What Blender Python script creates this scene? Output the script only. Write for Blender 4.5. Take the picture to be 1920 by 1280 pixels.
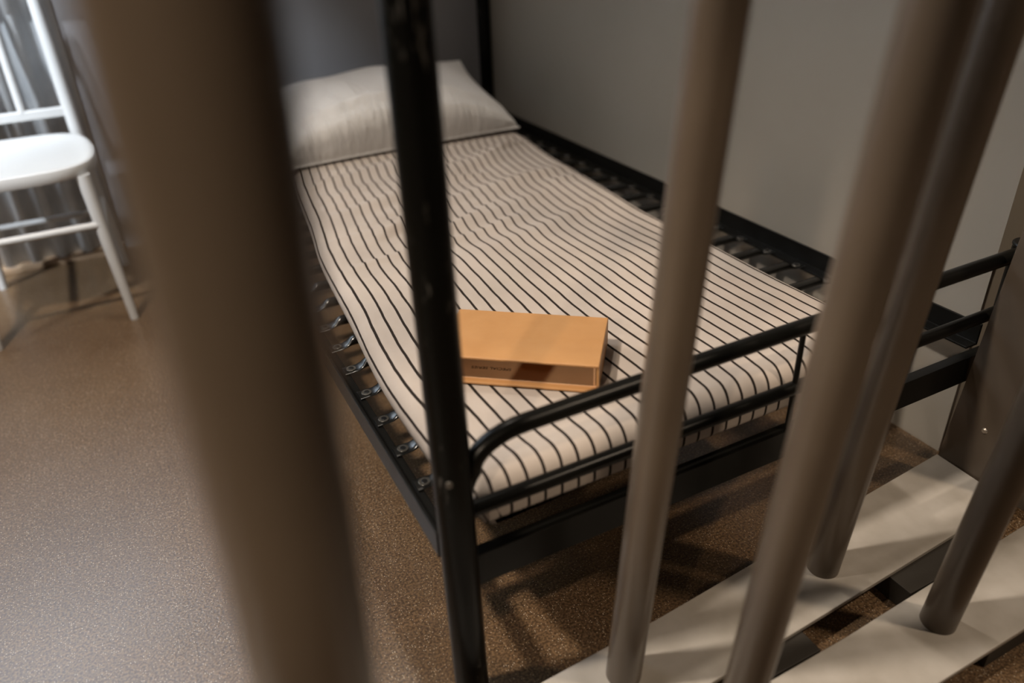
import bpy, bmesh, math, random
from mathutils import Vector, Matrix
random.seed(4)
for o in list(bpy.data.objects): bpy.data.objects.remove(o)
S = bpy.context.scene
COL = S.collection
PI = math.pi

# ------------------------------------------------------------------ camera
cam_d = bpy.data.cameras.new('camera'); cam = bpy.data.objects.new('camera', cam_d); COL.objects.link(cam)
S.camera = cam
PITCH, YAW, ROLL = 0.5264, 0.4555, -0.0431
F = Vector((math.sin(YAW)*math.cos(PITCH), math.cos(YAW)*math.cos(PITCH), -math.sin(PITCH)))
R0 = Vector((math.cos(YAW), -math.sin(YAW), 0)); U0 = R0.cross(F)
Rr = R0*math.cos(ROLL) + U0*math.sin(ROLL); Uu = -R0*math.sin(ROLL) + U0*math.cos(ROLL)
M = Matrix((Rr, Uu, -F)).transposed().to_4x4(); M.translation = Vector((-0.2399, -0.6633, 0.9854))
cam.matrix_world = M
cam_d.sensor_width = 36; cam_d.lens = 27.293; cam_d.clip_start = 0.02
cam_d.dof.use_dof = True; cam_d.dof.focus_distance = 1.30; cam_d.dof.aperture_fstop = 1.6
cam_d.dof.aperture_blades = 0

# ------------------------------------------------------------------ view / world / lights
S.view_settings.view_transform = 'Standard'; S.view_settings.look = 'None'
S.view_settings.gamma = 1; S.view_settings.use_curve_mapping = False
S.view_settings.exposure = 1.3
w = bpy.data.worlds.new('world'); S.world = w; w.use_nodes = True
w.node_tree.nodes['Background'].inputs[0].default_value = (0.9, 0.85, 0.8, 1)
w.node_tree.nodes['Background'].inputs[1].default_value = 0.05

def spot(name, loc, target, power, col, radius=.05, angle=70, blend=.5):
    d = bpy.data.lights.new(name, 'SPOT'); d.energy = power; d.color = col; d.shadow_soft_size = radius
    d.spot_size = math.radians(angle); d.spot_blend = blend
    o = bpy.data.objects.new(name, d); COL.objects.link(o); o.location = loc
    o.rotation_euler = (Vector(target)-Vector(loc)).to_track_quat('-Z', 'Y').to_euler()
    return o
WARM = (1.0, .80, .60); COOL = (.84, .92, 1.0); NEUT = (1.0, .88, .75)
def area(name, loc, target, power, col, sx, sy):
    d = bpy.data.lights.new(name, 'AREA'); d.energy = power; d.color = col; d.shape = 'RECTANGLE'; d.size = sx; d.size_y = sy
    o = bpy.data.objects.new(name, d); COL.objects.link(o); o.location = loc
    o.rotation_euler = (Vector(target)-Vector(loc)).to_track_quat('-Z', 'Y').to_euler()
    return o
spot('track_light_left', (-1.05, .25, 2.75), (-.55, .25, .1), 108, NEUT, .08, 80, .7)
spot('track_light_front_right', (1.5, -1.3, 2.75), (.85, -.25, .05), 46, WARM, .07, 55, .8)
spot('track_light_wall', (-.95, 1.05, 2.8), (-1.15, 2.07, 1.95), 260, COOL, .06, 84, .6)
spot('track_light_panel', (-2.0, .6, 1.95), (-.80, 2.0, .75), 115, COOL, .05, 40, .4)
spot('track_light_bed', (.30, 1.1, 2.75), (.62, .9, .5), 24, NEUT, .06, 80, .8)
spot('fill_spot_near_bar', (-1.9, -1.7, 2.0), (-.28, -.43, .88), 62, WARM, .05, 15, .9)  # added unseen fill spot, narrow beam to brighten the near left bar
area('fill_area_behind_camera', (-.5, -2.4, 2.85), (-.1, 0, .6), 1.5, WARM, .5, .5)  # added soft fill behind the camera, not a fixture of the hall

# ------------------------------------------------------------------ materials
def mat(name, col=(.5, .5, .5), rough=.5, metal=0.0, spec=.5):
    m = bpy.data.materials.new(name); m.use_nodes = True
    b = m.node_tree.nodes['Principled BSDF']
    b.inputs['Base Color'].default_value = (*col, 1); b.inputs['Roughness'].default_value = rough
    b.inputs['Metallic'].default_value = metal; b.inputs['Specular IOR Level'].default_value = spec
    return m, m.node_tree, b
def node(nt, t, **kw):
    n = nt.nodes.new(t)
    for k, v in kw.items():
        if k in n.inputs: n.inputs[k].default_value = v
        else: setattr(n, k, v)
    return n
def ramp(nt, fac, stops):
    r = nt.nodes.new('ShaderNodeValToRGB'); els = r.color_ramp.elements
    while len(els) < len(stops): els.new(.5)
    for e, (p, c) in zip(els, stops): e.position = p; e.color = (*c, 1)
    nt.links.new(fac, r.inputs[0]); return r
def noise_col(nt, b, scale, c0, c1, lo=.35, hi=.65, detail=4, bump=0, bscale=None, bdist=.002, coord='Object'):
    tc = node(nt, 'ShaderNodeTexCoord'); n = node(nt, 'ShaderNodeTexNoise', Scale=scale, Detail=detail)
    nt.links.new(tc.outputs[coord], n.inputs['Vector'])
    r = ramp(nt, n.outputs['Fac'], [(lo, c0), (hi, c1)])
    nt.links.new(r.outputs[0], b.inputs['Base Color'])
    if bump:
        n2 = node(nt, 'ShaderNodeTexNoise', Scale=bscale or scale*4, Detail=5)
        nt.links.new(tc.outputs[coord], n2.inputs['Vector'])
        bp = node(nt, 'ShaderNodeBump', Strength=bump, Distance=bdist)
        nt.links.new(n2.outputs['Fac'], bp.inputs['Height']); nt.links.new(bp.outputs[0], b.inputs['Normal'])
    return tc, n, r

# polished concrete with fine aggregate
m_floor, nt, b = mat('polished_concrete', rough=.36, spec=.85)
tc = node(nt, 'ShaderNodeTexCoord')
n1 = node(nt, 'ShaderNodeTexNoise', Scale=2.2, Detail=6, Roughness=.6); nt.links.new(tc.outputs['Object'], n1.inputs['Vector'])
r1 = ramp(nt, n1.outputs['Fac'], [(.3, (.100, .058, .028)), (.7, (.150, .095, .053))])
n2 = node(nt, 'ShaderNodeTexNoise', Scale=260, Detail=2); nt.links.new(tc.outputs['Object'], n2.inputs['Vector'])
r2 = ramp(nt, n2.outputs['Fac'], [(.38, (.5, .46, .42)), (.62, (1.5, 1.5, 1.45))])
mx = node(nt, 'ShaderNodeMix', data_type='RGBA', blend_type='MULTIPLY'); mx.inputs[0].default_value = 1
nt.links.new(r1.outputs[0], mx.inputs[6]); nt.links.new(r2.outputs[0], mx.inputs[7])
v = node(nt, 'ShaderNodeTexVoronoi', Scale=330); nt.links.new(tc.outputs['Object'], v.inputs['Vector'])
wn = node(nt, 'ShaderNodeSeparateColor'); nt.links.new(v.outputs['Color'], wn.inputs[0])
sel = node(nt, 'ShaderNodeMath', operation='GREATER_THAN'); nt.links.new(wn.outputs[0], sel.inputs[0]); sel.inputs[1].default_value = .72
ds = node(nt, 'ShaderNodeMath', operation='LESS_THAN'); nt.links.new(v.outputs['Distance'], ds.inputs[0]); ds.inputs[1].default_value = .26
an = node(nt, 'ShaderNodeMath', operation='MULTIPLY'); nt.links.new(sel.outputs[0], an.inputs[0]); nt.links.new(ds.outputs[0], an.inputs[1])
mx2 = node(nt, 'ShaderNodeMix', data_type='RGBA'); nt.links.new(an.outputs[0], mx2.inputs[0])
nt.links.new(mx.outputs[2], mx2.inputs[6]); mx2.inputs[7].default_value = (.52, .43, .32, 1)
nt.links.new(mx2.outputs[2], b.inputs['Base Color'])
bp = node(nt, 'ShaderNodeBump', Strength=.35, Distance=.001); nt.links.new(n2.outputs['Fac'], bp.inputs['Height']); nt.links.new(bp.outputs[0], b.inputs['Normal'])
n3 = node(nt, 'ShaderNodeTexNoise', Scale=6, Detail=4); nt.links.new(tc.outputs['Object'], n3.inputs['Vector'])
mr = node(nt, 'ShaderNodeMapRange'); nt.links.new(n3.outputs['Fac'], mr.inputs[0]); mr.inputs[3].default_value = .24; mr.inputs[4].default_value = .40
nt.links.new(mr.outputs[0], b.inputs['Roughness'])

m_wall, nt, b = mat('satin_grey_wall', rough=.42)
noise_col(nt, b, 1.6, (.275, .245, .205), (.32, .292, .25), .3, .7, 5, bump=.15, bscale=60, bdist=.001)
m_back, nt, b = mat('grey_back_wall', rough=.4)
noise_col(nt, b, 1.3, (.22, .215, .225), (.27, .265, .275), .3, .7, 5, bump=.1, bscale=40, bdist=.001)
m_out, nt, b = mat('outer_wall', (.12, .10, .08), .8)
m_ceil, nt, b = mat('dark_ceiling', (.10, .09, .08), .9)
m_corr, nt, b = mat('galvanised_steel', rough=.45, metal=.0)
noise_col(nt, b, 9, (.60, .63, .66), (.78, .80, .82), .3, .7, 5)
m_trim, nt, b = mat('timber_trim', rough=.5)
noise_col(nt, b, 14, (.30, .20, .12), (.42, .29, .19), .3, .7)

m_rail, nt, b = mat('black_enamel', (.006, .0058, .005), .3, spec=.18)
m_black, nt, b = mat('worn_black_enamel', rough=.27, spec=.13)
tc = node(nt, 'ShaderNodeTexCoord'); mp = node(nt, 'ShaderNodeMapping'); mp.inputs['Scale'].default_value = (1, 1, .22)
nt.links.new(tc.outputs['Object'], mp.inputs[0])
n = node(nt, 'ShaderNodeTexNoise', Scale=150, Detail=5, Roughness=.65); nt.links.new(mp.outputs[0], n.inputs['Vector'])
n0 = node(nt, 'ShaderNodeTexNoise', Scale=24, Detail=2); nt.links.new(mp.outputs[0], n0.inputs['Vector'])
ad = node(nt, 'ShaderNodeMath', operation='MULTIPLY'); nt.links.new(n.outputs['Fac'], ad.inputs[0]); nt.links.new(n0.outputs['Fac'], ad.inputs[1])
r = ramp(nt, ad.outputs[0], [(.34, (.004, .0038, .0032)), (.38, (.06, .056, .05))]); nt.links.new(r.outputs[0], b.inputs['Base Color'])
rr = ramp(nt, ad.outputs[0], [(.33, (.30, .30, .30)), (.365, (.6, .6, .6))]); nt.links.new(rr.outputs[0], b.inputs['Roughness'])
m_black2, nt, b = mat('gloss_black_slat', (.007, .007, .0065), .22)
m_steelend, nt, b = mat('dark_polished_end', (.16, .15, .135), .25, .7)
m_hole, nt, b = mat('cap_hole_black', (.006, .006, .006), .35)

m_bar, nt, b = mat('painted_steel_bar', rough=.30)
noise_col(nt, b, 5, (.088, .066, .048), (.115, .088, .064), .3, .7, 4, bump=.1, bscale=90, bdist=.0006)
m_sill, nt, b = mat('painted_steel_rail', rough=.48)
noise_col(nt, b, 16, (.40, .36, .31), (.50, .46, .41), .32, .66, 6, bump=.2, bscale=60, bdist=.0008)
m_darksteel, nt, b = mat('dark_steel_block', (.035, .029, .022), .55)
m_screw, nt, b = mat('screw_head', (.62, .55, .46), .25, .8)

# striped cotton: stripes counted across the cover, carried by UV
m_tick, nt, b = mat('striped_cotton', rough=.9, spec=.2)
uv = node(nt, 'ShaderNodeUVMap'); sx = node(nt, 'ShaderNodeSeparateXYZ'); nt.links.new(uv.outputs[0], sx.inputs[0])
tc = node(nt, 'ShaderNodeTexCoord')
nw = node(nt, 'ShaderNodeTexNoise', Scale=16, Detail=3); nt.links.new(tc.outputs['Object'], nw.inputs['Vector'])
nwm = node(nt, 'ShaderNodeMath', operation='MULTIPLY_ADD'); nt.links.new(nw.outputs['Fac'], nwm.inputs[0]); nwm.inputs[1].default_value = .16; nt.links.new(sx.outputs[0], nwm.inputs[2])
fr = node(nt, 'ShaderNodeMath', operation='FRACT'); nt.links.new(nwm.outputs[0], fr.inputs[0])
a1 = node(nt, 'ShaderNodeMath', operation='SUBTRACT'); nt.links.new(fr.outputs[0], a1.inputs[0]); a1.inputs[1].default_value = .5
a2 = node(nt, 'ShaderNodeMath', operation='ABSOLUTE'); nt.links.new(a1.outputs[0], a2.inputs[0])
st = ramp(nt, a2.outputs[0], [(.075, (1, 1, 1)), (.10, (0, 0, 0))])
nc = node(nt, 'ShaderNodeTexNoise', Scale=7, Detail=3); nt.links.new(tc.outputs['Object'], nc.inputs['Vector'])
rc = ramp(nt, nc.outputs['Fac'], [(.3, (.38, .328, .288)), (.7, (.455, .395, .348))])
mx = node(nt, 'ShaderNodeMix', data_type='RGBA'); nt.links.new(st.outputs[0], mx.inputs[0]); nt.links.new(rc.outputs[0], mx.inputs[6]); mx.inputs[7].default_value = (.016, .011, .008, 1)
nt.links.new(mx.outputs[2], b.inputs['Base Color'])
nb = node(nt, 'ShaderNodeTexNoise', Scale=38, Detail=6, Roughness=.6); nt.links.new(tc.outputs['Object'], nb.inputs['Vector'])
bp = node(nt, 'ShaderNodeBump', Strength=.25, Distance=.004); nt.links.new(nb.outputs['Fac'], bp.inputs['Height']); nt.links.new(bp.outputs[0], b.inputs['Normal'])

m_pillow, nt, b = mat('white_cotton', rough=.9, spec=.2)
tc = node(nt, 'ShaderNodeTexCoord'); mp = node(nt, 'ShaderNodeMapping'); mp.inputs['Scale'].default_value = (1, .22, .22); mp.inputs['Rotation'].default_value = (0, 0, -.25)
nt.links.new(tc.outputs['Object'], mp.inputs[0])
n = node(nt, 'ShaderNodeTexNoise', Scale=44, Detail=6, Roughness=.6, Distortion=1.2); nt.links.new(mp.outputs[0], n.inputs['Vector'])
bp = node(nt, 'ShaderNodeBump', Strength=.9, Distance=.010); nt.links.new(n.outputs['Fac'], bp.inputs['Height']); nt.links.new(bp.outputs[0], b.inputs['Normal'])
b.inputs['Base Color'].default_value = (.66, .64, .62, 1)

m_box, nt, b = mat('tan_board', rough=.5)
noise_col(nt, b, 22, (.43, .215, .078), (.48, .25, .097), .3, .7, 5)
m_boxin, nt, b = mat('brightened_inner_board', rough=.6)  # lining colour lightened in place of light reaching inside the box
noise_col(nt, b, 30, (.66, .42, .24), (.70, .46, .27), .3, .7, 5)
m_ink, nt, b = mat('brown_ink', (.05, .02, .006), .7)
m_chair, nt, b = mat('white_painted_wood', (.60, .60, .597), .38)

# ------------------------------------------------------------------ helpers
def obj(name, bm, m, parent=None, smooth=True, bevel=0, mw=None):
    me = bpy.data.meshes.new(name); bmesh.ops.recalc_face_normals(bm, faces=bm.faces[:])
    bm.to_mesh(me); bm.free()
    me.materials.append(m)
    if smooth:
        for p in me.polygons: p.use_smooth = True
    o = bpy.data.objects.new(name, me); COL.objects.link(o)
    if parent: o.parent = parent
    if bevel:
        md = o.modifiers.new('bevel', 'BEVEL'); md.width = bevel; md.segments = 3; md.limit_method = 'ANGLE'; md.angle_limit = math.radians(40)
    if smooth:
        try: me.set_sharp_from_angle(angle=math.radians(38))
        except Exception: pass
    return o
def thing(name, label, cat, loc=(0, 0, 0), group=None):
    o = bpy.data.objects.new(name, None); COL.objects.link(o); o.location = loc; o.empty_display_size = .1
    o['label'] = label; o['category'] = cat
    if group: o['group'] = group
    return o
def tag(o, label, cat):
    o['label'] = label; o['category'] = cat; return o
def struct(name, bm, m, **k):
    o = obj(name, bm, m, **k); o['kind'] = 'structure'; return o
def box(bm, x0, x1, y0, y1, z0, z1):
    vs = [bm.verts.new((x, y, z)) for z in (z0, z1) for x, y in ((x0, y0), (x1, y0), (x1, y1), (x0, y1))]
    for f in ((0, 1, 2, 3), (4, 5, 6, 7), (0, 1, 5, 4), (1, 2, 6, 5), (2, 3, 7, 6), (3, 0, 4, 7)): bm.faces.new([vs[i] for i in f])
def bx(*a):
    bm = bmesh.new(); box(bm, *a); return bm
def prism(pts, z0, z1, bm=None):
    bm = bm or bmesh.new()
    lo = [bm.verts.new((p[0], p[1], z0)) for p in pts]; hi = [bm.verts.new((p[0], p[1], z1)) for p in pts]
    bm.faces.new(lo); bm.faces.new(hi); n = len(pts)
    for i in range(n): bm.faces.new((lo[i], lo[(i+1) % n], hi[(i+1) % n], hi[i]))
    return bm
def tube(path, r, bm=None, seg=24, cap=True):
    """r: number or list per point"""
    bm = bm or bmesh.new(); P = [Vector(p) for p in path]; n = len(P)
    rs = r if isinstance(r, (list, tuple)) else [r]*n
    T = []
    for i in range(n):
        a = P[max(0, i-1)]; c = P[min(n-1, i+1)]; T.append((c-a).normalized())
    up = Vector((0, 0, 1)) if abs(T[0].z) < .9 else Vector((1, 0, 0))
    nrm = (up - T[0]*up.dot(T[0])).normalized(); rings = []
    for i in range(n):
        nrm = (nrm - T[i]*nrm.dot(T[i])).normalized(); bi = T[i].cross(nrm)
        rings.append([bm.verts.new(P[i] + (nrm*math.cos(2*PI*k/seg) + bi*math.sin(2*PI*k/seg))*rs[i]) for k in range(seg)])
    for a, c in zip(rings, rings[1:]):
        for k in range(seg): bm.faces.new((a[k], a[(k+1) % seg], c[(k+1) % seg], c[k]))
    if cap: bm.faces.new(rings[0]); bm.faces.new(rings[-1][::-1])
    return bm
def grid_mesh(nu, nv, fn, uvfn=None, closed_u=False):
    bm = bmesh.new(); V = [[bm.verts.new(fn(i, j)) for j in range(nv)] for i in range(nu)]
    lay = bm.loops.layers.uv.new('UVMap') if uvfn else None
    for i in range(nu if closed_u else nu-1):
        for j in range(nv-1):
            ids = ((i, j), ((i+1) % nu, j), ((i+1) % nu, j+1), (i, j+1))
            f = bm.faces.new([V[a][c] for a, c in ids])
            if lay:
                for l, (a, c) in zip(f.loops, ((i, j), (i+1, j), (i+1, j+1), (i, j+1))): l[lay].uv = uvfn(a, c)
    return bm

# ------------------------------------------------------------------ setting
struct('floor', bx(-3.5, 3.0, -3.5, 2.6, -.05, 0), m_floor, smooth=False)
struct('ceiling', bx(-3.5, 3.0, -3.5, 2.6, 2.95, 3.0), m_ceil, smooth=False)
struct('wall_back', bx(-3.5, 3.0, 2.085, 2.2, 0, 2.95), m_back, smooth=False)
struct('wall_right', bx(1.03, 1.16, .045, 2.085, 0, 2.95), m_wall, smooth=False)
struct('wall_left', bx(-3.5, -3.4, -3.5, 2.085, 0, 2.95), m_out, smooth=False)
struct('wall_outer_right', bx(2.9, 3.0, -3.5, 2.085, 0, 2.95), m_out, smooth=False)
struct('wall_front', bx(-3.4, 2.9, -3.5, -3.4, 0, 2.95), m_out, smooth=False)
# corrugated panel on the back wall, ending near the chair
NX = 420; x0c, x1c = -2.6, -.315
def corr(i, j):
    x = x0c + (x1c-x0c)*i/(NX-1); ph = 2*PI*x/.074
    y = 2.062 - .016*math.tanh(1.8*math.sin(ph))/math.tanh(1.8)
    return (x, y, .022 if j == 0 else 2.7)
o = struct('wall_panel', grid_mesh(NX, 2, corr), m_corr); o.name = 'wall_back_corrugated'
md = o.modifiers.new('solid', 'SOLIDIFY'); md.thickness = .0012
o = struct('baseboard_back', bx(-2.6, -.315, 2.045, 2.085, 0, .02), m_trim, smooth=False, bevel=.003)

# ------------------------------------------------------------------ bunk bed
bed = thing('metal_bed', 'black tubular metal bed frame with tall corner posts and worn enamel, along the grey wall', 'bed')
L = 1.99
def post(x, y, nm='post', h=1.72):
    p = obj(nm, tube([(x, y, 0.012), (x, y, h)], .0231, seg=40), m_black, bed)
    obj('foot_cap', tube([(x, y, 0), (x, y, .014)], .0255, seg=32), m_hole, p, bevel=.003)
    obj('top_cap', tube([(x, y, h), (x, y, h+.007)], .0245, seg=32), m_hole, p, bevel=.003)
    return p
near = post(0, 0); post(1.030, 0, h=.452); post(0, L); post(1.003, L)
bm = tube([(-.011, -.0190, .408), (-.0125, -.0225, .4085)], .0045, seg=16); obj('bolt_or_hole', bm, m_steelend, near, bevel=.001)
def angle_rail(xo, s):
    """vertical outer flange and inner ledge at its foot; s=+1 when the bed lies towards +x"""
    pts = [(xo, .263), (xo+s*.030, .263), (xo+s*.030, .267), (xo+s*.0045, .267), (xo+s*.0045, .304), (xo, .304)]
    bm = bmesh.new(); a = [bm.verts.new((p[0], .02, p[1])) for p in pts]; c = [bm.verts.new((p[0], L-.02, p[1])) for p in pts]
    bm.faces.new(a); bm.faces.new(c)
    for i in range(6): bm.faces.new((a[i], a[(i+1) % 6], c[(i+1) % 6], c[i]))
    return bm
obj('side_rail', angle_rail(-.0205, 1), m_rail, bed, smooth=False, bevel=.0008)
obj('side_rail', angle_rail(1.006, -1), m_rail, bed, smooth=False, bevel=.0008)
for y in (0, L):
    bm = bmesh.new(); pts = [(-.004, .2145), (.0, .2145), (.0, .262), (.014, .262), (.014, .266), (-.004, .266)]
    s = 1 if y == 0 else -1
    a = [bm.verts.new((.02, y+s*p[0], p[1])) for p in pts]; c = [bm.verts.new((1.015 if y == 0 else .985, y+s*p[0], p[1])) for p in pts]
    bm.faces.new(a); bm.faces.new(c)
    for i in range(6): bm.faces.new((a[i], a[(i+1) % 6], c[(i+1) % 6], c[i]))
    obj('cross_beam', bm, m_rail, bed, smooth=False, bevel=.0008)
# foot board rails
top = [(.012, 0, .375), (.020, 0, .392)]
for k in range(9):
    a = PI - (PI/2)*k/8 * 1.0
    top.append((.026 + .072 + .072*math.cos(a)*1.0, 0, .400 + .042*math.sin(a)))
top += [(.16, 0, .4425), (.5, 0, .4435), (1.02, 0, .4435)]
obj('top_rail', tube(top, .0118, seg=28), m_rail, bed)
obj('middle_rail', tube([(.012, 0, .341), (1.02, 0, .341)], .0104, seg=28), m_rail, bed)
obj('spindle', tube([(.541, 0, .2665), (.541, 0, .4335)], .0042, seg=14), m_rail, bed)
obj('middle_rail', tube([(.012, L, .345), (.99, L, .345)], .0104, seg=28), m_rail, bed)
# upper end rails out of frame, joining the posts
obj('top_rail', tube([(0, L, 1.62), (1.003, L, 1.62)], .0118, seg=20), m_rail, bed)
# slats with flattened ends, each with an open hole
def slat_mesh(x0, x1, y, z):
    bm = bmesh.new(); seg = 20; rings = []
    def ring(x, ry, rz, zc, bend=0):
        vs = []
        for k in range(seg):
            a = 2*PI*k/seg; cy, cz = math.cos(a), math.sin(a)
            e = abs(cy)
            vs.append(bm.verts.new((x, y+ry*cy, zc+rz*cz + bend*(e**2)*.0)))
        rings.append(vs)
    r = .0095; zf = .2695
    sec = [(0, .0135, .0016, zf), (.012, .0132, .0016, zf), (.026, .0125, .0018, zf+.0003), (.034, .0112, .0040, zf+.003), (.041, .0100, .0078, zf+.0065), (.048, r, r, zf+.0078)]
    for d, ry, rz, zc in sec: ring(x0+d, ry, rz, zc)
    for d, ry, rz, zc in reversed(sec): ring(x1-d, ry, rz, zc)
    for a, c in zip(rings, rings[1:]):
        for k in range(seg): bm.faces.new((a[k], a[(k+1) % seg], c[(k+1) % seg], c[k]))
    bm.faces.new(rings[0]); bm.faces.new(rings[-1])
    return bm
ys = [.156 + .0865*k for k in range(21)]
for y in ys:
    s = obj('slat', slat_mesh(.001, .985, y, 0), m_black2, bed)
    for xb in (.0150, .9710):
        bmm = tube([(xb, y, .2705), (xb, y, .2722)], .0088, seg=18)
        w_ = obj('hole_ring', bmm, m_steelend, s, bevel=.0005)  # bright ring drawn around the open hole
        obj('bolt_or_hole', tube([(xb, y, .2716), (xb, y, .2730)], .0046, seg=14), m_hole, s, bevel=.0006)  # dark disc drawn for the shaded open hole in the slat end

# ------------------------------------------------------------------ mattress
def lerp_tab(tab, y):
    if y <= tab[0][0]: return tab[0][1]
    for (a, va), (c, vc) in zip(tab, tab[1:]):
        if y <= c:
            t = (y-a)/(c-a); t = t*t*(3-2*t) if False else t
            return va + (vc-va)*t
    return tab[-1][1]
LT = [(0, .040), (.03, .024), (.07, .016), (.18, .014), (.30, .016), (.426, .024), (.85, .060), (1.1, .095), (1.45, .140), (1.95, .15)]
RT = [(0, .745), (.03, .758), (.10, .765), (.16, .768), (.44, .763), (.64, .763), (1.0, .785), (1.41, .825), (1.95, .84)]
def smooth_tab(tab, y, h=.05):
    return sum(lerp_tab(tab, y+d*h) for d in (-1, -.5, 0, .5, 1))/5
Z0, Z1, RC = .2905, .3635, .030
def wr(x, y):
    """transverse rucks in the middle and far part, soft dips"""
    z = 0
    def g(t): return math.exp(-t*t)
    z += .0035*math.sin(5.2*y+1.7*x)*math.sin(3.1*x+.6)
    for (yc, xc, wx, wy, h, sl) in ((1.26, .33, .17, .030, .010, .25), (1.16, .50, .22, .032, .011, .30), (1.05, .30, .16, .026, .008, .35), (1.00, .62, .18, .030, .007, .2),
                                   (.90, .28, .17, .026, .008, .4), (.83, .45, .16, .026, .006, .35), (1.13, .22, .10, .024, .006, .3), (.70, .52, .16, .03, .005, .3), (1.32, .62, .2, .03, .006, .1)):
        yy = y - yc - sl*(x-xc)
        z += 1.5*h*g(yy/wy)*g((x-xc)/wx)
    for (yc, xc, r, h) in ((.62, .33, .09, .006), (.45, .62, .12, .004), (.08, .4, .2, .002), (.95, .12, .06, .006)):
        z += h*g(math.hypot(x-xc, (y-yc)*1.2)/r)
    for (xc, yc, wx, wy, h, sl) in RUCKS:
        yy = y - yc - sl*(x-xc)
        z += h*g(yy/wy)*g((x-xc)/wx)
    return z
rk = random.Random(11)
RUCKS = [(rk.uniform(.1, .72), rk.uniform(.68, 1.34), rk.uniform(.04, .12), rk.uniform(.010, .020), rk.uniform(.003, .009), rk.uniform(-.1, .6)) for _ in range(34)]
NA, NB = 230, 300
Yf, Yb = .0125, 1.945
def edge_list(width, nmid, tuck=0):
    """returns list (d, z) with d distance from the edge, going bottom->top on one side, then mid, then down"""
    H = Z1-Z0; out = []
    out.append((.030, Z0)); out.append((.012, Z0))
    for k in range(1, 5): a = -PI/2 - (PI/2)*k/5; out.append((.012+.012*math.cos(a), Z0+.012+.012*math.sin(a)))
    for k in range(0, 4): out.append((0, Z0+.012+(H-.012-RC)*k/4))
    for k in range(0, 8): a = PI - (PI/2)*k/8; out.append((RC+RC*math.cos(a), Z1-RC+RC*math.sin(a)))
    def tk(d, z):
        t = min(1, max(0, (z-Z0)/(H*.62))); return d + tuck*(1-t)**1.5
    out = [(tk(d, z), z) for d, z in out]
    left = out; res = [('L', d, z) for d, z in left]
    for k in range(nmid+1): res.append(('M', k/nmid, Z1))
    res += [('R', d, z) for d, z in reversed(left)]
    return res
EA = edge_list(.76, NA); EB = edge_list(1.93, NB)
SP = .0263
def ptx(e, Lx, Rx):
    k, d, z = e
    if k == 'L': return Lx+d
    if k == 'R': return Rx-d
    return Lx+RC+(Rx-Lx-2*RC)*d
def mpt(i, j):
    ea, eb = EA[i], EB[j]
    y = ptx(eb, Yf, Yb); yy = min(max(y, 0), 1.95)
    Lx, Rx = smooth_tab(LT, yy), smooth_tab(RT, yy)
    x = ptx(ea, Lx, Rx)
    za = ea[2] if ea[0] != 'M' else Z1; zb = eb[2] if eb[0] != 'M' else Z1
    z = min(za, zb)
    f = max(0, (z-Z0)/(Z1-Z0))
    tuck = .016*(1-min(1, f/.62))**1.5
    if ea[0] == 'L': x += tuck
    if ea[0] == 'R': x -= tuck
    inn = min(1, min(x-Lx, Rx-x)/.08, max(0, (y-Yf))/.06, max(0, Yb-y)/.06)
    z += f*wr(x, y)*(.35+.65*max(0, inn))
    # soft droop of the far/side edges
    wob = .0025*math.sin(14*y+2*x)*f
    return (x+wob, y + .0012*math.sin(22*x)*f, z)
arcA = [0]
for i in range(1, len(EA)):
    p, c = EA[i-1], EA[i]
    x0_, x1_ = ptx(p, 0, .76), ptx(c, 0, .76); arcA.append(arcA[-1]+math.hypot(x1_-x0_, c[2]-p[2]))
base = arcA[EA.index(next(e for e in EA if e[0] == 'M'))]
def muv(i, j):
    return ((arcA[i]-base)/SP + .62, j/len(EB))
bmM = grid_mesh(len(EA), len(EB), mpt, muv)
# close the underside
bmesh.ops.holes_fill(bmM, edges=[e for e in bmM.edges if e.is_boundary], sides=0)
mt = obj('mattress', bmM, m_tick, smooth=True)
for p in mt.data.polygons: p.use_smooth = True
tag(mt, 'thin mattress in a cream cover with narrow dark stripes, lying on the black bed slats', 'mattress')

# ------------------------------------------------------------------ pillow
def pil(i, j):
    u = -1 + 2*i/(PU-1); v_ = -1 + 2*j/(PV-1)
    return u, v_
PU, PV = 90, 70
C00, C10, C11, C01 = Vector((.105, 1.375, .374)), Vector((.818, 1.385, .377)), Vector((.885, 1.95, .478)), Vector((.20, 1.95, .455))
def pside(sgn):
    def fn(i, j):
        u = i/(PU-1); v_ = j/(PV-1)
        a, c = 2*u-1, 2*v_-1
        # pinched sides: pull edges inwards between corners
        pu = .5 + (u-.5)*(1-.055*(1-c*c)**1.0); pv = .5 + (v_-.5)*(1-.03*(1-a*a))
        P = C00.lerp(C10, pu).lerp(C01.lerp(C11, pu), pv)
        T = max(0, (1-a**4))**.5 * max(0, (1-abs(c)**(5.0 if c < 0 else 2.6)))**(.42 if c < 0 else .5)
        fold = .004*math.sin(9*a+3*c)*T
        if sgn > 0:
            h = .105*T*(1 - .45*max(0, a)**1.5)*(1-.12*max(0, -a))
            h *= (1.0 - .42*c)
            h -= .007*math.exp(-((c+.80)/.05)**2)*T - .006*math.exp(-((c+.68)/.07)**2)*T
            P = P + Vector((0, -.045*T*max(0, -c), h+fold))
        else:
            P = P + Vector((0, 0, 0)); zb = P.z - (.018+.07*max(0, v_))*T
            P.z = max(zb, .371) if zb < P.z else P.z
        return P
    return fn
bmP = grid_mesh(PU, PV, pside(1))
top_b = grid_mesh(PU, PV, pside(-1))
me_t = bpy.data.meshes.new('tmp'); top_b.to_mesh(me_t); top_b.free(); bmP.from_mesh(me_t); bpy.data.meshes.remove(me_t)
bmesh.ops.remove_doubles(bmP, verts=bmP.verts[:], dist=.0004)
pw = obj('pillow', bmP, m_pillow)
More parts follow.
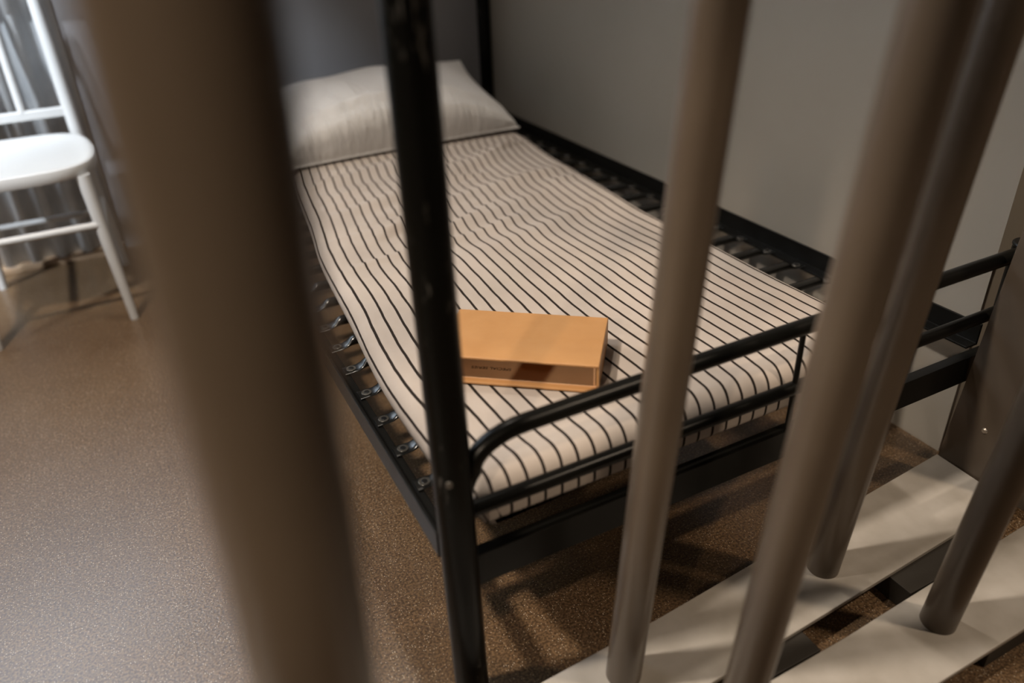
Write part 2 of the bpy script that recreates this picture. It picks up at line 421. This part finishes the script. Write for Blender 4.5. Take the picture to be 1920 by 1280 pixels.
for p in pw.data.polygons: p.use_smooth = True
tag(pw, 'plump white pillow with creases at the head of the striped mattress', 'pillow')
sm = []
for k in range(0, 41):
    t = k/40; P = Vector(pside(1)(int(round(t*(PU-1))), 0)); sm.append(P + Vector((0, -.001, .001)))
obj('seam', tube(sm, .0028, seg=8), m_pillow, pw)

# ------------------------------------------------------------------ open box on the mattress
BW, BD, BH, T = .2352, .1413, .046, .004
bxo = thing('gift_box', 'open-fronted tan cardboard box lying on the striped mattress', 'box')
yaw = -.6711
e_ = Vector((math.cos(yaw), math.sin(yaw), 0)); n_ = Vector((-math.sin(yaw), math.cos(yaw), 0))
BR = Vector((.3523, .2072, 0))
def under(v):
    d = v.co - (BR - e_*BW - n_*BD); return -.005 < d.dot(e_) < BW+.005 and -.005 < d.dot(n_) < BD+.005
zt = max(v.co.z for v in mt.data.vertices if under(v)) + .0004   # rests on the highest ruck beneath it
org = BR - e_*BW - n_*BD           # front-left bottom corner
bxo.matrix_world = Matrix((( e_.x, n_.x, 0, org.x), (e_.y, n_.y, 0, org.y), (0, 0, 1, zt), (0, 0, 0, 1)))
obj('base_panel', bx(0, BW, 0, BD, 0, T), m_box, bxo, smooth=False, bevel=.0012)
obj('lid', bx(0, BW, -.0005, BD, BH-T, BH), m_box, bxo, smooth=False, bevel=.0015)
obj('spine', bx(0, BW, BD-T, BD-.0003, T, BH-T), m_box, bxo, smooth=False)
obj('side_panel', bx(0.0003, T, .001, BD-T, T, BH-T), m_box, bxo, smooth=False)
obj('side_panel', bx(BW-T, BW-.0003, .001, BD-T, T, BH-T), m_box, bxo, smooth=False)
# inner sleeve, a little set back, with thinner double walls
obj('inner_liner', bx(T, BW-T, .010, BD-T, T, T+.0015), m_boxin, bxo, smooth=False)
obj('inner_wall', bx(BW-T-.005, BW-T-.002, .012, BD-T, T+.0015, BH-T), m_boxin, bxo, smooth=False)
obj('inner_wall', bx(T+.002, T+.005, .012, BD-T, T+.0015, BH-T), m_boxin, bxo, smooth=False)
obj('inner_back', bx(T+.005, BW-T-.005, BD-T-.003, BD-T, T+.0015, BH-T), m_boxin, bxo, smooth=False)
# printed line on the liner, upside down to the viewer
def letters(txt, size, loc, rotz, parent, m, name='lettering'):
    cu = bpy.data.curves.new(name, 'FONT'); cu.body = txt; cu.size = size; cu.extrude = .0001; cu.align_x = 'LEFT'
    to = bpy.data.objects.new(name, cu); COL.objects.link(to)
    bpy.context.view_layer.update()
    me = bpy.data.meshes.new_from_object(to.evaluated_get(bpy.context.evaluated_depsgraph_get()))
    bpy.data.objects.remove(to); bpy.data.curves.remove(cu)
    me.materials.clear(); me.materials.append(m)
    o = bpy.data.objects.new(name, me); COL.objects.link(o); o.parent = parent; o.location = loc; o.rotation_euler = (0, 0, rotz)
    return o
letters("SPECIAL SERIES", .0092, (.103, .040, T+.0017), PI, bxo, m_ink)

# ------------------------------------------------------------------ chair
CX = -.4975
ch = thing('dining_chair', 'white painted wooden chair with vertical back slats, against the corrugated metal', 'chair', (CX, 1.72, 0))
yf, yb = 1.517-1.72, 1.925-1.72
def leg(x, y, top, tx, ty):
    return tube([(x, y, 0), (x+(tx-x)*.5, y+(ty-y)*.5, top*.5), (tx, ty, top)], [.0115, .0150, .0175], seg=20)
for sx_ in (-1, 1):
    lg = obj('leg', leg(sx_*.166, yf-.005, .405, sx_*.150, yf+.02), m_chair, ch)
    obj('leg', leg(sx_*.172, yb+.012, .405, sx_*.146, yb-.012), m_chair, ch)
# seat: rounded trapezoid, dished top
def seat_mesh():
    bm = bmesh.new(); N = 64; rings = []
    def outline(f, z, dz=0):
        vs = []
        for k in range(N):
            a = 2*PI*k/N; c, s = math.cos(a), math.sin(a); p = 3.6
            r = 1/(abs(c)**p+abs(s)**p)**(1/p)
            x = r*c; y = r*s
            wx = .192 if y < 0 else .192-.024*y
            X = x*wx*f; Y = y*.212*f
            vs.append(bm.verts.new((X, Y-.005, z)))
        rings.append(vs)
    for f, z in ((.5, .398), (.90, .398), (.985, .402), (1, .409), (1, .425), (.99, .431), (.965, .4335), (.93, .433), (.85, .428), (.7, .422), (.45, .419), (.2, .418)): outline(f, z)
    for a, c in zip(rings, rings[1:]):
        for k in range(N): bm.faces.new((a[k], a[(k+1) % N], c[(k+1) % N], c[k]))
    bm.faces.new(rings[0]); bm.faces.new(rings[-1])
    return bm
obj('seat', seat_mesh(), m_chair, ch)
def bpost(sx_):
    P = [(sx_*.152, yb-.012, .400), (sx_*.150, yb, .50), (sx_*.148, yb+.018, .66), (sx_*.144, yb+.052, .86)]
    return tube(P, [.0175, .0175, .017, .0145], seg=20)
for sx_ in (-1, 1): obj('back_post', bpost(sx_), m_chair, ch)
bm = bmesh.new(); box(bm, -.140, .140, yb-.010, yb+.008, .476, .502); obj('back_rail', bm, m_chair, ch, smooth=False, bevel=.004)
bm = bmesh.new(); box(bm, -.136, .136, yb+.040, yb+.060, .800, .868); obj('back_rail', bm, m_chair, ch, smooth=False, bevel=.008)
for x in (-.099, -.033, .033, .099)[1:3]:
    obj('back_slat', tube([(x, yb-.001, .495), (x*1.02, yb+.018, .66), (x*1.04, yb+.048, .81)], .0105, seg=16), m_chair, ch)
obj('stretcher', tube([(-.156, yf+.006, .275), (.156, yf+.006, .275)], [.0095, .0095], seg=16), m_chair, ch)
obj('stretcher', tube([(-.160, yb+.000, .187), (.160, yb+.000, .187)], [.0085, .0085], seg=16), m_chair, ch)
for sx_ in (-1, 1):
    obj('stretcher', tube([(sx_*.158, yf, .225), (sx_*.162, yb, .225)], .0085, seg=16), m_chair, ch)

# ------------------------------------------------------------------ barred gates
SXL, SYL = .0264, -.0568     # lean of the gates per metre of height
ZS = .05
BRAD = .0242
def barm(x, y, r=BRAD, z0=ZS, z1=2.5, lean=(SXL, SYL)):
    f = lambda z: (x+lean[0]*z, y+lean[1]*z, z)
    return tube([f(z0), f(1.2), f(z1)], r, seg=48)
g1 = thing('barred_gate', 'brown-grey steel bar screen with flat base rail, directly at the foot of the bed', 'gate')
obj('base_rail', prism([(-1.3, -.238), (.41, -.166), (.95, -.139), (.957, .005), (.736, -.011), (.46, -.036), (.275, -.050), (-1.3, -.128)], ZS-.008, ZS), m_sill, g1, smooth=False, bevel=.0015)
obj('bar', barm(.1819, -.0996), m_bar, g1); obj('bar', barm(.562, -.0915), m_bar, g1)
def lean_plate(x0, x1, y0, y1, z0, z1):
    bm = bx(x0, x1, y0, y1, z0, z1)
    for v in bm.verts: v.co.y += SYL*v.co.z
    return bm
jp = obj('jamb_plate', lean_plate(.957, .964, -.16, .006, ZS-.008, 2.5), m_bar, g1, smooth=False, bevel=.001)
jy = -.062
obj('screw', tube([(.957, jy, .146), (.9545, jy, .146)], [.0055, .0035], seg=18), m_screw, jp)
obj('header_rail', prism([(-1.3, -.33), (1.0, -.31), (1.0, -.16), (-1.3, -.16)], 2.5, 2.51), m_sill, g1, smooth=False)
g2 = thing('barred_gate', 'brown-grey steel bar screen on the flat base rail nearer the bottom right corner', 'gate')
obj('base_rail', prism([(-1.3, -.332), (.54, -.317), (.955, -.316), (.955, -.186), (.686, -.197), (.494, -.205), (.35, -.207), (-1.3, -.262)], ZS-.008, ZS), m_sill, g2, smooth=False, bevel=.0015)
obj('bar', barm(.2278, -.2558), m_bar, g2); obj('bar', barm(.626, -.2465), m_bar, g2)
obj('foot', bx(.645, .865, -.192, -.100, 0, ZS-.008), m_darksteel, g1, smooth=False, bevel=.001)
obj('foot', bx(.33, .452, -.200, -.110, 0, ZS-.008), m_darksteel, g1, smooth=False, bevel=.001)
obj('header_rail', prism([(-1.3, -.45), (1.0, -.44), (1.0, -.34), (-1.3, -.34)], 2.5, 2.51), m_sill, g2, smooth=False)
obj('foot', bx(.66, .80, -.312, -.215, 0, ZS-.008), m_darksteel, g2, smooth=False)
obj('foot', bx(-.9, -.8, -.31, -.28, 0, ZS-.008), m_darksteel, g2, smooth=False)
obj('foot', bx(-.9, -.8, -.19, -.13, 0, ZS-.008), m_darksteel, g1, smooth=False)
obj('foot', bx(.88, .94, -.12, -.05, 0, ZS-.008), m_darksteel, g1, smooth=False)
g3 = thing('barred_gate', 'nearest brown-grey steel bar, thick and heavily blurred, at the left', 'gate')
obj('bar', barm(-.2385, -.338, r=.0310, z0=.03, z1=2.3), m_bar, g3)
obj('base_rail', bx(-.9, .0, -.44, -.348, 0, .03), m_sill, g3, smooth=False, bevel=.0015)
